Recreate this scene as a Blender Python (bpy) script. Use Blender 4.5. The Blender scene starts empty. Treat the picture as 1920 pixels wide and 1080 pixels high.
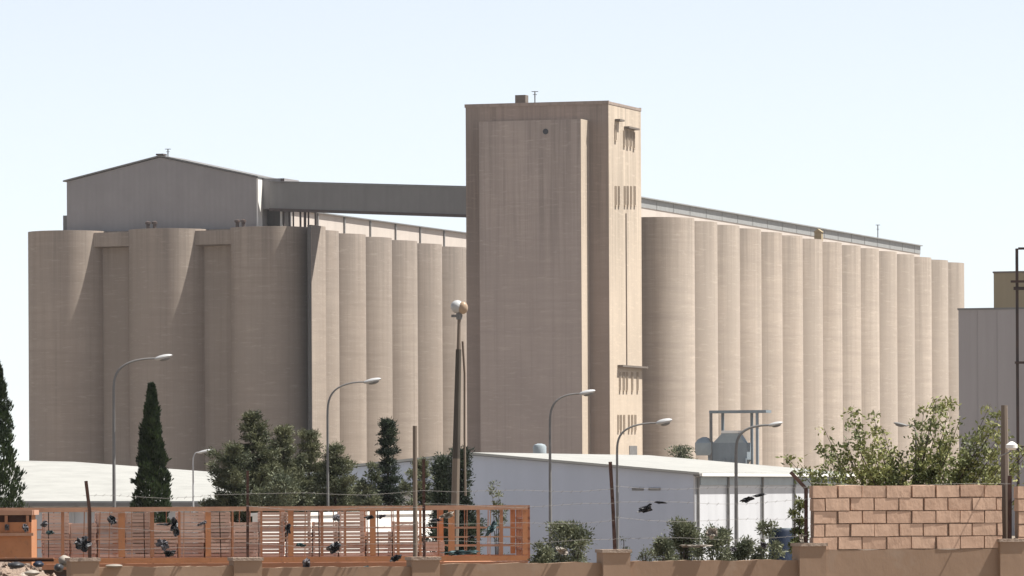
import bpy, math, random
import numpy as np
from mathutils import Vector, Matrix, Euler, noise as mnoise

# ------------------------------------------------------------------ camera
S = bpy.context.scene
F = 10500.0            # focal length in pixels of the 1920 wide photograph
HY = 920.0             # picture row of the horizon
CZ = 2.4               # eye height
ROLL = 0.005
cam_d = bpy.data.cameras.new('camera')
cam = bpy.data.objects.new('camera', cam_d)
S.collection.objects.link(cam)
cam.location = (0, 0, CZ)
cam.rotation_euler = (Matrix.Rotation(ROLL, 3, 'Y') @ Matrix.Rotation(math.pi/2, 3, 'X')).to_euler()
cam_d.sensor_width = 36.0
cam_d.lens = 36.0 * F / 1920.0
cam_d.shift_y = (HY - 540.0) / 1920.0
cam_d.clip_start = 1.0
cam_d.clip_end = 20000.0
S.camera = cam

# ------------------------------------------------------------------ light
SUN_EL, SUN_AZ = math.radians(61), math.radians(3)     # azimuth from +X towards +Y
W = bpy.data.worlds.new('World'); S.world = W; W.use_nodes = True
nt = W.node_tree
bg = nt.nodes['Background']
sky = nt.nodes.new('ShaderNodeTexSky'); sky.sky_type = 'NISHITA'; sky.sun_disc = False
sky.sun_elevation = SUN_EL; sky.sun_rotation = math.pi/2 - SUN_AZ
sky.air_density = 0.8; sky.dust_density = 0.3; sky.ozone_density = 3.0; sky.altitude = 1500
hs = nt.nodes.new('ShaderNodeHueSaturation'); hs.inputs['Saturation'].default_value = .35
nt.links.new(sky.outputs[0], hs.inputs['Color']); nt.links.new(hs.outputs[0], bg.inputs[0]); bg.inputs[1].default_value = 0.078
sd = bpy.data.lights.new('sun', 'SUN'); sd.energy = 5.0; sd.angle = math.radians(0.5); sd.color = (1, .965, .905)
sun = bpy.data.objects.new('sun', sd); S.collection.objects.link(sun)
sv = Vector((math.cos(SUN_EL)*math.cos(SUN_AZ), math.cos(SUN_EL)*math.sin(SUN_AZ), math.sin(SUN_EL)))
sun.rotation_euler = sv.to_track_quat('Z', 'Y').to_euler(); sun.location = (200, 100, 300)
S.view_settings.view_transform = 'Standard'; S.view_settings.look = 'None'
S.view_settings.exposure = 1.0; S.view_settings.gamma = 1.0; S.view_settings.use_curve_mapping = False
S.render.resolution_x, S.render.resolution_y = 1024, 576

# ------------------------------------------------------------------ helpers
C = S.collection
def PT(px, py, D):
    """world point seen at a photograph pixel at depth D"""
    u, v = px - 960.0, HY - py
    U, V = u + ROLL*v, v - ROLL*u
    return Vector((U/F*D, D, CZ + V/F*D))
def gz(y):
    if y < 112: return 0.0
    if y < 225: return -4.0*(y-112)/113.0
    return -4.0
G = -4.0
TH = math.atan(3325/10500.0)      # bearing of the silo rows

def tag(o, label=None, cat=None, group=None, kind=None):
    if label: o['label'] = label
    if cat: o['category'] = cat
    if group: o['group'] = group
    if kind: o['kind'] = kind
    return o
def thing(name, loc, label, cat, group=None, rz=0.0):
    o = bpy.data.objects.new(name, None); C.objects.link(o)
    o.location = loc; o.rotation_euler = (0, 0, rz); o.empty_display_size = .3
    return tag(o, label, cat, group)

class MB:
    def __init__(s): s.v = []; s.f = []; s.sm = []
    def add(s, vs, fs, smooth=False):
        n = len(s.v); s.v += [tuple(v) for v in vs]; s.f += [tuple(i+n for i in f) for f in fs]; s.sm += [smooth]*len(fs)
        return s
    def box(s, x0, x1, y0, y1, z0, z1, M=None):
        vs = [Vector((x, y, z)) for z in (z0, z1) for y in (y0, y1) for x in (x0, x1)]
        if M is not None: vs = [M @ v for v in vs]
        return s.add(vs, [(0,2,3,1),(4,5,7,6),(0,1,5,4),(2,6,7,3),(0,4,6,2),(1,3,7,5)])
    def bar(s, p, q, w, h=None, up=(0,0,1)):
        p, q = Vector(p), Vector(q); h = h or w
        d = (q-p).normalized(); upv = Vector(up)
        if abs(d.dot(upv)) > .98: upv = Vector((0,1,0))
        a = d.cross(upv).normalized(); b = a.cross(d).normalized()
        vs = []
        for e in (p, q):
            for i, j in ((-1,-1),(1,-1),(1,1),(-1,1)): vs.append(e + a*(i*w/2) + b*(j*h/2))
        return s.add(vs, [(0,1,2,3),(7,6,5,4),(0,4,5,1),(1,5,6,2),(2,6,7,3),(3,7,4,0)])
    def tube(s, pts, rad, n=8, cap=True):
        pts = [Vector(p) for p in pts]
        if not hasattr(rad, '__len__'): rad = [rad]*len(pts)
        vs = []; fs = []
        for i, p in enumerate(pts):
            d = (pts[min(i+1, len(pts)-1)] - pts[max(i-1, 0)]).normalized()
            ref = Vector((0,1,0)) if abs(d.y) < .9 else Vector((1,0,0))
            a = d.cross(ref).normalized(); b = d.cross(a).normalized()
            for k in range(n):
                t = 2*math.pi*k/n
                vs.append(p + (a*math.cos(t) + b*math.sin(t))*rad[i])
        for i in range(len(pts)-1):
            for k in range(n):
                k2 = (k+1) % n
                fs.append((i*n+k, i*n+k2, (i+1)*n+k2, (i+1)*n+k))
        if cap: fs.append(tuple(range(n))[::-1]); fs.append(tuple((len(pts)-1)*n+k for k in range(n)))
        return s.add(vs, fs, True)
    def lathe(s, prof, c=(0,0,0), n=24, smooth=True, M=None):
        vs = []; fs = []; c = Vector(c)
        for r, z in prof:
            for k in range(n):
                t = 2*math.pi*k/n
                p = Vector((r*math.cos(t), r*math.sin(t), z))
                if M is not None: p = M @ p
                vs.append(c + p)
        m = len(prof)
        for i in range(m-1):
            for k in range(n):
                k2 = (k+1) % n
                fs.append((i*n+k, i*n+k2, (i+1)*n+k2, (i+1)*n+k))
        fs.append(tuple(range(n))[::-1]); fs.append(tuple((m-1)*n+k for k in range(n)))
        return s.add(vs, fs, smooth)
    def ell(s, c, r, M=None, n=12, m=8):
        prof = [(max(.001, math.sin(math.pi*i/m)), -math.cos(math.pi*i/m)) for i in range(m+1)]
        sc = Matrix.Diagonal(Vector(r)).to_3x3()
        MM = sc if M is None else M @ sc
        return s.lathe(prof, c, n, True, MM)
    def prism(s, poly, axis_from, axis_to, plane='xz'):
        """polygon in xz, swept along y"""
        n = len(poly)
        vs = [(x, axis_from, z) for x, z in poly] + [(x, axis_to, z) for x, z in poly]
        fs = [tuple(range(n)), tuple(range(2*n-1, n-1, -1))]
        for i in range(n):
            j = (i+1) % n
            fs.append((i, i+n, j+n, j))
        return s.add(vs, fs)
    def build(s, name, mat, parent=None, loc=None, sharp=35):
        me = bpy.data.meshes.new(name); me.from_pydata(s.v, [], s.f)
        me.polygons.foreach_set('use_smooth', s.sm)
        if any(s.sm): me.set_sharp_from_angle(angle=math.radians(sharp))
        me.materials.append(mat); me.update()
        o = bpy.data.objects.new(name, me); C.objects.link(o)
        if parent is not None: o.parent = parent
        if loc is not None: o.location = loc
        return o

# ------------------------------------------------------------------ materials
def new_mat(name):
    m = bpy.data.materials.new(name); m.use_nodes = True
    return m, m.node_tree, m.node_tree.nodes['Principled BSDF']
def node(t, typ, **kw):
    n = t.nodes.new(typ)
    for k, v in kw.items(): setattr(n, k, v)
    return n
def coords(t, scale=(1,1,1)):
    tc = node(t, 'ShaderNodeTexCoord'); oi = node(t, 'ShaderNodeObjectInfo')
    mu = node(t, 'ShaderNodeMath', operation='MULTIPLY'); mu.inputs[1].default_value = 137.0
    t.links.new(oi.outputs['Random'], mu.inputs[0])
    va = node(t, 'ShaderNodeVectorMath', operation='ADD')
    t.links.new(tc.outputs['Object'], va.inputs[0]); t.links.new(mu.outputs[0], va.inputs[1])
    mp = node(t, 'ShaderNodeMapping'); mp.inputs['Scale'].default_value = scale
    t.links.new(va.outputs[0], mp.inputs['Vector'])
    return mp.outputs[0]
def noise_fac(t, scale, vecscale=(1,1,1), detail=5, lo=.35, hi=.65, rough=.6):
    n = node(t, 'ShaderNodeTexNoise'); n.inputs['Scale'].default_value = scale; n.inputs['Detail'].default_value = detail
    n.inputs['Roughness'].default_value = rough
    t.links.new(coords(t, vecscale), n.inputs['Vector'])
    r = node(t, 'ShaderNodeMapRange'); r.inputs['From Min'].default_value = lo; r.inputs['From Max'].default_value = hi
    t.links.new(n.outputs['Fac'], r.inputs['Value'])
    return r.outputs[0]
def mixc(t, fac, a, b, amt=1.0, blend='MIX'):
    m = node(t, 'ShaderNodeMix', data_type='RGBA', blend_type=blend)
    if amt != 1.0:
        mm = node(t, 'ShaderNodeMath', operation='MULTIPLY'); mm.inputs[1].default_value = amt
        t.links.new(fac, mm.inputs[0]); fac = mm.outputs[0]
    t.links.new(fac, m.inputs[0])
    for s_, i in ((a, 6), (b, 7)):
        if isinstance(s_, (tuple, list)): m.inputs[i].default_value = (*s_[:3], 1)
        else: t.links.new(s_, m.inputs[i])
    return m.outputs[2]
def k(c, f): return tuple(x*f for x in c)
def surf(name, col, col2=None, scale=1.0, vs=(1,1,1), rough=.85, metal=0.0, streak=0.0, band=0.0, bump=0.0, spots=None, lo=.3, hi=.7, randv=0.0):
    m, t, b = new_mat(name)
    c = mixc(t, noise_fac(t, scale, vs, lo=lo, hi=hi), col, col2 or k(col, .82))
    if band: c = mixc(t, noise_fac(t, 1.0, (.05,.05,1.1), 6, .4, .72, .75), c, k(col, .62), band)
    if streak: c = mixc(t, noise_fac(t, 1.0, (.9,.9,.03), 5, .42, .75, .7), c, k(col, .6), streak)
    if streak and band:
        c = mixc(t, noise_fac(t, .09, (1,1,.5), 4, .45, .62, .6), c, k(col, .80), .8)
        c = mixc(t, noise_fac(t, 1.0, (1.6,1.6,.012), 4, .52, .70, .8), c, k(col, .62), .55)
        tc_ = node(t, 'ShaderNodeTexCoord'); sx = node(t, 'ShaderNodeSeparateXYZ'); t.links.new(tc_.outputs['Object'], sx.inputs[0])
        zr = node(t, 'ShaderNodeMapRange'); zr.inputs['From Min'].default_value = 34; zr.inputs['From Max'].default_value = 47.5; t.links.new(sx.outputs['Z'], zr.inputs['Value'])
        mz = node(t, 'ShaderNodeMath', operation='MULTIPLY'); t.links.new(zr.outputs[0], mz.inputs[0]); t.links.new(noise_fac(t, 1.0, (1.1,1.1,.03), 4, .44, .64, .7), mz.inputs[1])
        c = mixc(t, mz.outputs[0], c, k(col, .5), .55)
        c = mixc(t, noise_fac(t, 1.0, (.35,.35,2.6), 3, .56, .70, .8), c, tuple(min(1, x*1.15) for x in col), .5)
    if spots: c = mixc(t, noise_fac(t, spots[0], (1,1,1), 4, .58, .72), c, spots[1], spots[2])
    if randv:
        oi = node(t, 'ShaderNodeObjectInfo')
        c = mixc(t, oi.outputs['Random'], c, k(col, .6), randv)
    t.links.new(c, b.inputs['Base Color'])
    b.inputs['Roughness'].default_value = rough; b.inputs['Metallic'].default_value = metal
    b.inputs['Specular IOR Level'].default_value = .25
    if bump:
        bp = node(t, 'ShaderNodeBump'); bp.inputs['Strength'].default_value = bump; bp.inputs['Distance'].default_value = .05
        t.links.new(noise_fac(t, scale*6, vs), bp.inputs['Height']); t.links.new(bp.outputs[0], b.inputs['Normal'])
    return m
def ribbed(name, col, pitch=.6, depth=.18, streak=.25, rough=.5, axis='X'):
    m, t, b = new_mat(name)
    tc = node(t, 'ShaderNodeTexCoord'); w = node(t, 'ShaderNodeTexWave'); w.bands_direction = axis
    w.inputs['Scale'].default_value = 1/pitch/3.2; w.inputs['Distortion'].default_value = 0
    t.links.new(tc.outputs['Object'], w.inputs['Vector'])
    c = mixc(t, w.outputs['Fac'], k(col, 1-depth), col)
    c = mixc(t, noise_fac(t, .35), c, k(col, .85), .6)
    c = mixc(t, noise_fac(t, 1.0, (.7,.7,.05), 5, .42, .75), c, k(col, .6), streak)
    t.links.new(c, b.inputs['Base Color']); b.inputs['Roughness'].default_value = rough
    b.inputs['Specular IOR Level'].default_value = .3
    bp = node(t, 'ShaderNodeBump'); bp.inputs['Strength'].default_value = .4; bp.inputs['Distance'].default_value = .03
    t.links.new(w.outputs['Fac'], bp.inputs['Height']); t.links.new(bp.outputs[0], b.inputs['Normal'])
    return m
def leafmat(name, a, b_, c_):
    m, t, b = new_mat(name)
    g = node(t, 'ShaderNodeNewGeometry')
    c = mixc(t, g.outputs['Random Per Island'], a, b_)
    c = mixc(t, noise_fac(t, 1.3, (1,1,1), 3, .42, .6), c, c_, .8)
    t.links.new(c, b.inputs['Base Color']); b.inputs['Roughness'].default_value = .6
    b.inputs['Specular IOR Level'].default_value = .3
    tr = node(t, 'ShaderNodeBsdfTranslucent'); t.links.new(c, tr.inputs[0])
    ms = node(t, 'ShaderNodeMixShader'); ms.inputs[0].default_value = .22
    t.links.new(b.outputs[0], ms.inputs[1]); t.links.new(tr.outputs[0], ms.inputs[2])
    t.links.new(ms.outputs[0], t.nodes['Material Output'].inputs['Surface'])
    return m
M = {}
M['silo'] = surf('silo_concrete', (.46,.39,.325), (.395,.325,.265), .12, (1,1,.35), band=.6, streak=.35, randv=.14)
M['silo_warm'] = surf('warm_silo_concrete', (.40,.335,.28), (.335,.27,.22), .12, (1,1,.35), band=.6, streak=.4, randv=.14)
M['silo_side'] = surf('panel_concrete', (.37,.31,.26), (.31,.255,.21), .15, (1,1,.3), band=.3, streak=.3)
M['fin_shade'] = surf('fin_shade_concrete', (.13,.125,.12), (.11,.105,.10), .2, (1,1,.3), band=.2, streak=.3)  # dark colour carries the shadow strip at the corner silo
M['tower'] = surf('tower_shaded_concrete', (.335,.27,.23), (.285,.225,.19), .1, (1,1,.5), band=.35, streak=.2)  # shade of the recessed main front put into this darker tone
M['tower_panel'] = surf('tower_panel_concrete', (.43,.36,.32), (.38,.315,.275), .1, (1,1,.5), band=.35, streak=.2)
M['tower_sunlit'] = surf('tower_sunlit_concrete', (.52,.435,.345), (.47,.39,.305), .12, (1,1,.5), band=.15, streak=.25)  # paler copy of the tower tone for its sunlit sides
M['dark_conc'] = surf('dark_joint', (.16,.135,.115))
M['slit_dark'] = surf('slit_dark', (.27,.225,.185), rough=.7)
M['glass_dark'] = surf('dark_glass', (.06,.06,.065), rough=.25)
M['metal_grey'] = ribbed('grey_cladding', (.27,.255,.255), .9, .04, .2)
M['metal_bridge'] = ribbed('bridge_cladding', (.18,.175,.17), 1.1, .03, .25)
M['gallery_cream'] = surf('cream_cladding', (.47,.42,.375), (.42,.375,.335), .4, (1,1,.4), streak=.15)
M['gallery_grey'] = surf('weathered_grey_sheet', (.27,.275,.27), (.21,.215,.21), 1.2, (1,1,1), streak=.3, rough=.6)
M['steel_dark'] = surf('dark_steel', (.05,.045,.045), (.09,.06,.05), 3, rough=.6)
M['steel_mid'] = surf('galvanised_steel', (.19,.185,.18), (.14,.138,.135), 2, rough=.55)
M['steel_light'] = surf('pale_steel', (.42,.42,.42), (.35,.35,.35), 2, rough=.5)
M['white_trim'] = surf('white_trim', (.75,.73,.70), (.68,.66,.62), 1)
M['roof_white'] = ribbed('white_roof_sheet', (.345,.34,.315), .5, .08, .55, .6, 'Y')
M['shed_white'] = ribbed('white_wall_sheet', (.50,.505,.52), .5, .08, .45)
M['shed_blue'] = surf('blue_grey_render', (.46,.49,.56), (.42,.45,.52), .35, (1,1,.6), streak=.16)
M['yard_grey'] = surf('grey_block_render', (.36,.335,.33), (.31,.285,.28), .12, (1,1,.25), streak=.22)
M['ochre'] = surf('ochre_render', (.32,.26,.165), (.28,.225,.14), .2, (1,1,.4), streak=.2)
M['plaster'] = surf('brown_wall_plaster', (.33,.225,.155), (.25,.165,.11), 1.1, (.33,.245,.18), bump=.08, spots=(1.8,(.32,.24,.18),.6))
M['coping'] = surf('coping_cement', (.36,.28,.22), (.28,.21,.165), 3, bump=.3)
M['block'] = surf('hollow_block', (.64,.44,.32), (.55,.375,.27), 2.2, (.47,.32,.23), bump=.12, spots=(5,(.36,.22,.15),.35), randv=0)
def island_vary(mt, amt, dark):
    t = mt.node_tree; b = t.nodes['Principled BSDF']; src = b.inputs['Base Color'].links[0].from_socket
    g = node(t, 'ShaderNodeNewGeometry'); t.links.new(mixc(t, g.outputs['Random Per Island'], src, dark, amt), b.inputs['Base Color'])
island_vary(M['block'], .4, (.42,.26,.18))
M['mortar'] = surf('block_mortar', (.34,.24,.18), (.24,.165,.12), 6, bump=.4)
M['rust'] = surf('rusty_angle_iron', (.035,.018,.015), (.07,.035,.025), 6, rough=.8)
M['wire'] = surf('galvanised_wire', (.20,.185,.17), rough=.5)
M['orange'] = surf('orange_paint', (.42,.19,.10), (.30,.14,.08), 2.5, (.17,.095,.065), rough=.55, spots=(14,(.32,.19,.13),.7), randv=.5)
M['orange_b'] = surf('bright_orange_paint', (.50,.22,.10), (.38,.16,.075), 2, rough=.5, spots=(14,(.20,.11,.07),.6), randv=.5)
M['orange_pale'] = surf('faded_orange_rail', (.50,.29,.19), (.38,.20,.13), 4, (1,1,1), rough=.6, randv=.5)
M['crate'] = surf('crate_wood', (.64,.47,.39), (.50,.35,.28), 2.2, (1,1,3), randv=.35)
M['tyre'] = surf('rubber', (.025,.025,.027), rough=.9)
M['ground'] = surf('dry_ground', (.21,.17,.13), (.175,.14,.11), .25, (.12,.12,.08), bump=.3, spots=(.8,(.10,.10,.06),.6))
M['road'] = surf('asphalt', (.06,.058,.055), (.045,.044,.042), 1.5)
M['bark'] = surf('bark', (.09,.065,.05), (.05,.037,.03), 6, (1,1,.3), bump=.5)
M['pole_wood'] = surf('weathered_pole', (.19,.155,.12), (.14,.11,.09), 2, (1,1,.2))
M['pole_dark'] = surf('tarred_pole', (.055,.047,.04), (.085,.075,.06), 2, (1,1,.3))
M['tan_lens'] = surf('tan_lens', (.30,.23,.17), (.34,.24,.16), 3, rough=.4)
M['blue_tank'] = surf('pale_blue_paint', (.30,.345,.365), (.25,.285,.305), 1, rough=.5)
M['plant_steel'] = surf('blue_grey_plant_steel', (.24,.28,.31), (.17,.20,.22), .5, (1,1,.5), rough=.6, streak=.3)
M['blue_drum'] = surf('dark_blue_plastic', (.012,.022,.045), (.012,.018,.035), 2, rough=.5)
M['black_bag'] = surf('black_plastic', (.022,.023,.026), (.05,.05,.055), 5, rough=.45)
M['teal_bag'] = surf('teal_plastic', (.07,.115,.12), (.035,.06,.065), 5, rough=.5)
M['white_bag'] = surf('off_white_plastic', (.30,.27,.23), (.22,.19,.16), 5, rough=.6)
M['grey_bag'] = surf('grey_plastic', (.14,.13,.14), (.08,.08,.09), 5, rough=.6)
M['rubble'] = surf('mixed_rubble', (.34,.25,.19), (.20,.15,.12), 5, bump=.6, spots=(3,(.5,.44,.38),.8))
M['cyp'] = leafmat('cypress_leaf', (.028,.045,.018), (.055,.08,.030), (.016,.026,.014))
M['pine'] = leafmat('pine_needle', (.085,.095,.048), (.18,.18,.10), (.032,.042,.024))
M['spruce'] = leafmat('dark_pine_needle', (.03,.045,.028), (.065,.08,.045), (.014,.022,.016))
M['olive'] = leafmat('shrub_leaf', (.10,.115,.065), (.22,.225,.14), (.05,.062,.038))
M['fig'] = leafmat('yellow_green_leaf', (.15,.165,.055), (.28,.27,.10), (.09,.11,.045))

# ------------------------------------------------------------------ ground
m = MB()
ys = [-400, 0, 60, 112] + [112+113*i/8 for i in range(1, 9)] + [300, 500, 900, 2000, 6000, 14000]
xs = [-9000, -1500, -300, -100, -40, 0, 40, 100, 300, 1500, 9000]
vs = [(x, y, gz(y)) for y in ys for x in xs]; n = len(xs)
m.add(vs, [(j*n+i, j*n+i+1, (j+1)*n+i+1, (j+1)*n+i) for j in range(len(ys)-1) for i in range(n-1)])
tag(m.build('ground', M['ground']), kind='structure')
m = MB(); m.add([(-300, 60, .004), (300, 44, .004), (300, 54, .004), (-300, 70, .004)], [(0,1,2,3)])
tag(m.build('road', M['road']), kind='structure')

# ------------------------------------------------------------------ silo blocks
TOP = 43.55
R_ = 6.3
def silo_mesh(h, n=64):
    """cylinder shell with a slightly proud rim ring and roof slab"""
    m = MB()
    m.lathe([(R_, 0), (R_, h-.02), (R_-.3, h)], (0,0,0), n)
    return m
def silo_block(name, org, label, ncol, nrow, first_cols, mat):
    t = thing(name, (org[0], org[1], G), label, 'silo', 'concrete grain silo blocks', -TH)
    h = TOP - G
    proto = None
    for c in range(ncol):
        for r in range(nrow):
            if c > 0 and r > 1 and c < ncol-0 and not (c == ncol-1): continue
            o = silo_mesh(h).build('silo', mat, t) if proto is None else proto.copy()
            if proto is None: proto = o
            else: C.objects.link(o); o.parent = t
            o.location = (-17.0*c, 13.0*r, 0)
    # core walls between the cells
    m = MB()
    x0 = -17.0*(ncol-1)
    m.box(x0, 0, 1.5, 13.0*(nrow-1), 0, h-.25)
    m.build('core_wall', M['silo_side'], t)
    for c in range(ncol-1):
        xc = -17.0*c - 8.5
        m = MB(); m.box(xc-4.2, xc+4.2, -.9, 1.49, 0, h-2.6)
        m.build('infill_panel', M['silo_side'], t)
        m = MB(); m.box(xc-4.6, xc+4.6, -3.0, 1.2, h-2.55, h-.35)
        m.build('lintel', M['silo_side'], t)
    return t

OL = (-37.4, 873.0); OR = (21.6, 850.0)
tl = silo_block('silo_block', OL, 'long block of brown concrete silos under the grey gabled metal headhouse', 3, 10, 3, M['silo_warm'])
tr = silo_block('silo_block', OR, 'long pale row of concrete silos receding right behind the tall tower', 2, 15, 2, M['silo'])
h = TOP - G
m = MB(); m.box(7.9, 8.5, -5.2, 1.4, 0, h+.1); cp_ = m.build('added_shade_fin', M['fin_shade'], tl)  # added fin, shapes the shadow and dark edge on the corner silo
m = MB(); m.box(5.9, 7.898, -.6, .4, 0, h-.1); m.build('shade_fin_web', M['fin_shade'], cp_)
m = MB(); m.box(8.502, 8.56, -5.2, 1.4, 0, h+.1); m.build('fin_sunlit_face', M['silo_warm'], cp_)  # paler skin, sunlight on the added fin's side put into its colour
# roof slabs
m = MB(); m.box(-36, 2, 1, 117, h-.2, h+.02); m.build('roof_slab', M['silo_side'], tl)
m = MB(); m.box(-17, 2, 1, 182, h-.2, h+.02); m.build('roof_slab', M['silo_side'], tr)

# galleries
def gallery(parent, b0, b1, zt, rib, two_tone):
    m = MB(); m.box(-9, -3, b0, b1, h+.03, h+(2.0 if two_tone else zt-TOP-.3)); g = m.build('conveyor_gallery', M['gallery_cream'], parent)
    if two_tone:
        m = MB(); m.box(-9.1, -2.9, b0, b1, h+2.0, zt-G-.3); m.build('cladding_band', M['gallery_grey'], g)
        nb = 20
        for i in range(nb):
            y = b0 + (b1-b0)*(i+.5)/nb
            m = MB(); m.box(-2.9, -2.84, y-.06, y+.06, h+2.0, zt-G-.3)
            m.build('sheet_seam', M['gallery_grey'], g)
    m = MB(); m.prism([(-9.5, zt-G-.3), (-2.5, zt-G-.3), (-2.5, zt-G-.12), (-6, zt-G+.25), (-9.5, zt-G-.12)], b0-.3, b1+.3)
    m.build('gallery_roof', M['gallery_grey'] if two_tone else M['steel_mid'], g)
    if not two_tone:
        y = b0 + 2
        while y < b1:
            m = MB(); m.box(-3, -2.75, y-.18, y+.18, h+.03, zt-G-.3); m.build('post', M['steel_mid'], g)
            y += rib
    return g
gallery(tl, 15, 121, 47.55, 13.0, False)
gallery(tr, -2, 187, 47.25, 13.0, True)

# thin parapet strip, box and mast on the right block roof
bx = thing('vent_housing', PT(1535, 449, 931), 'small brown box housing on the roof edge of the right silo row', 'vent', None, -TH)
m = MB(); m.box(-.6, .6, -.6, .6, -.3, 1.2); m.build('housing', M['ochre'], bx)
m = MB(); m.prism([(-.75, 1.2), (.75, 1.2), (0, 1.75)], -.75, .75); m.build('cap', M['ochre'], bx)
def mast(px, py0, py1, D, label, wide=.5):
    p = PT(px, py0, D); hh = (py0-py1)/F*D
    t = thing('antenna_mast', p, label, 'antenna', 'roof masts')
    m = MB(); m.tube([(0,0,0),(0,0,hh)], .09, 6); m.build('pole', M['steel_mid'], t)
    m = MB(); m.bar((-wide,0,hh*.97), (wide,0,hh*.97), .10); m.build('crossbar', M['steel_mid'], t)
    m = MB(); m.bar((-wide*.6,0,hh*.72), (wide*.6,0,hh*.72), .08); m.build('crossbar', M['steel_mid'], t)
    return t
mast(1646, 452, 421, 1003, 'thin mast on the roof of the long right silo row', .4)
mast(315, 299, 279, 882, 'short antenna on the ridge of the grey metal headhouse', .45)
mast(1003, 194, 171, 832, 'thin antenna on top of the tall concrete tower', .5)

# ------------------------------------------------------------------ headhouse on the left block
hh_ = thing('headhouse', (OL[0], OL[1], TOP), 'grey corrugated metal headhouse with a gabled roof on top of the left silos', 'building', None, -TH)
e, rd = 51.6-TOP, 55.1-TOP
m = MB(); m.prism([(-35, .03), (-3.15, .03), (-3.15, e), (-19.1, rd), (-35, e)], 2, 12); m.build('wall', M['metal_grey'], hh_)
m = MB()
m.prism([(-35.5, e-.02), (-19.1, rd+.10), (-2.7, e-.02), (-2.7, e+.20), (-19.1, rd+.34), (-35.5, e+.20)], 1.6, 12.4)
rf = m.build('roof', M['metal_bridge'], hh_)
m = MB(); m.box(-19.7, -18.5, 1.5, 3.2, rd+.3, rd+.55); m.build('ridge_cap', M['steel_dark'], rf)
m = MB(); m.box(-3.14, -2.85, 2.1, 4.0, .03, e-.1); m.build('sunlit_side_strip', M['white_trim'], hh_)  # white strip, sunlight on the headhouse side put into its colour
m = MB(); m.box(-3.1, .75, 4.2, 11, 3.2, e-.1); m.build('annex', M['metal_grey'], hh_)
m = MB(); m.box(.2, .78, 4.05, 4.19, 3.2, e-.15); m.build('annex_trim', M['steel_dark'], hh_)
m = MB(); m.box(-3.0, -.8, 7, 10.9, .03, 3.19); m.build('plant_room', M['fin_shade'], hh_)
for xx in (.1, .55, 3.3, 4.0, 5.8):
    m = MB(); m.box(xx-.13, xx+.13, 4.4, 4.66, .03, 3.19); m.build('leg', M['steel_dark'] if xx > .3 else M['white_trim'], hh_)
m = MB(); m.box(-35.9, -35.05, 2.6, 4.6, .03, 2.75); m.build('downpipe_box', M['metal_bridge'], hh_)
for xx in (-19.9, -18.8, -5.0, -4.0):
    m = MB(); m.lathe([(.28, 0), (.28, .85), (.45, .9), (.45, 1.2), (.1, 1.35)], (xx, -1.5, .02), 12); m.build('roof_vent', M['steel_dark'], hh_)

# ------------------------------------------------------------------ tower
TX, TY = 14.43, 825.0
tt = thing('elevator_tower', (TX, TY, G), 'tall rectangular concrete elevator tower between the two silo blocks', 'tower', None, -TH)
th = 59.8 - G
m = MB(); m.box(-22.07, 0, 0, 17, 0, th-.5)
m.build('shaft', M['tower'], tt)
m = MB(); m.box(.002, .06, .0, 17.05, 0, th-.35); m.build('side_wall', M['tower_sunlit'], tt)  # thin skin with the sunlight painted into its paler colour
m = MB()
m.box(-22.2, .12, -.12, .35, th-.5, th); m.box(-22.2, .12, 16.8, 17.15, th-.5, th); m.box(-22.2, -21.8, .35, 16.8, th-.5, th); m.box(-.25, .12, .35, 16.8, th-.5, th-.1)
m.build('parapet', M['tower'], tt)
fh = 56.9 - G
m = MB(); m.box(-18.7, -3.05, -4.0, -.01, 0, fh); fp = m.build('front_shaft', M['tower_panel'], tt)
m = MB(); m.box(-3.048, -2.99, -4.03, -.02, 0, fh+.04); m.build('shaft_side_face', M['tower_sunlit'], fp)
m = MB(); m.lathe([(.42, -.03), (.42, .03)], (-8.4, -4.04, fh-1.7), 16, False, Matrix.Rotation(math.pi/2, 3, 'X')); m.build('vent_hole', M['glass_dark'], fp)
m = MB(); m.box(-15.3, -13.7, 3, 4.5, th-.4, th+1.4); m.build('roof_box', M['dark_conc'], tt)
def ywin(px, py0, py1, w, name='window', mat='slit_dark', out=.10):
    # side wall plane a=0: solve b for the picture column
    U = (px-960.0) + ROLL*(HY-(py0+py1)/2)
    q = U/F
    b = (q*TY - TX)/(math.sin(TH) - q*math.cos(TH))
    D = TY + b*math.cos(TH)
    z1 = CZ + (HY-py0-ROLL*U)/F*D - G; z0 = CZ + (HY-py1-ROLL*U)/F*D - G
    m = MB(); m.box(.055, out, b-w/2, b+w/2, z0, z1); o = m.build(name, M[mat], tt)
    if name == 'window':
        m = MB()
        m.box(.06, out+.12, b-w/2-.12, b-w/2, z0-.1, z1+.1); m.box(.06, out+.12, b+w/2, b+w/2+.12, z0-.1, z1+.1)
        m.box(.06, out+.2, b-w/2-.15, b+w/2+.15, z0-.25, z0-.1); m.build('frame', M['tower_sunlit'], o)
    return b, z0, z1
wins = [(1152.5,234,262,.55),(1169,246,272,.5),(1175,246,274,.5),(1181,247,274,.5),(1187,249,277,.5)]
wins += [(x,350,384,.42) for x in (1153,1159,1170,1175.5,1182,1188.5)]
wins += [(x,699,731,.45) for x in (1161,1168,1174,1184,1194)]
wins += [(x,779,806,.38) for x in (1158,1163,1169,1178,1184,1190)]
for px, a_, b_, w in wins: ywin(px, a_, b_, w)
for px, py, w in ((1156, 226, 2.4), (1179, 241, 5.6), (1181, 688, 13.5)):
    b, z0, z1 = ywin(px, py-1.5, py+1.5, w, 'canopy_back', 'tower')
    m = MB(); m.box(.1, .9, b-w/2, b+w/2, z0, z0+.28); m.build('canopy', M['dark_conc'], tt)
b, z0, z1 = ywin(1173, 400, 686, .18, 'downpipe', 'slit_dark', .22)
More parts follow.
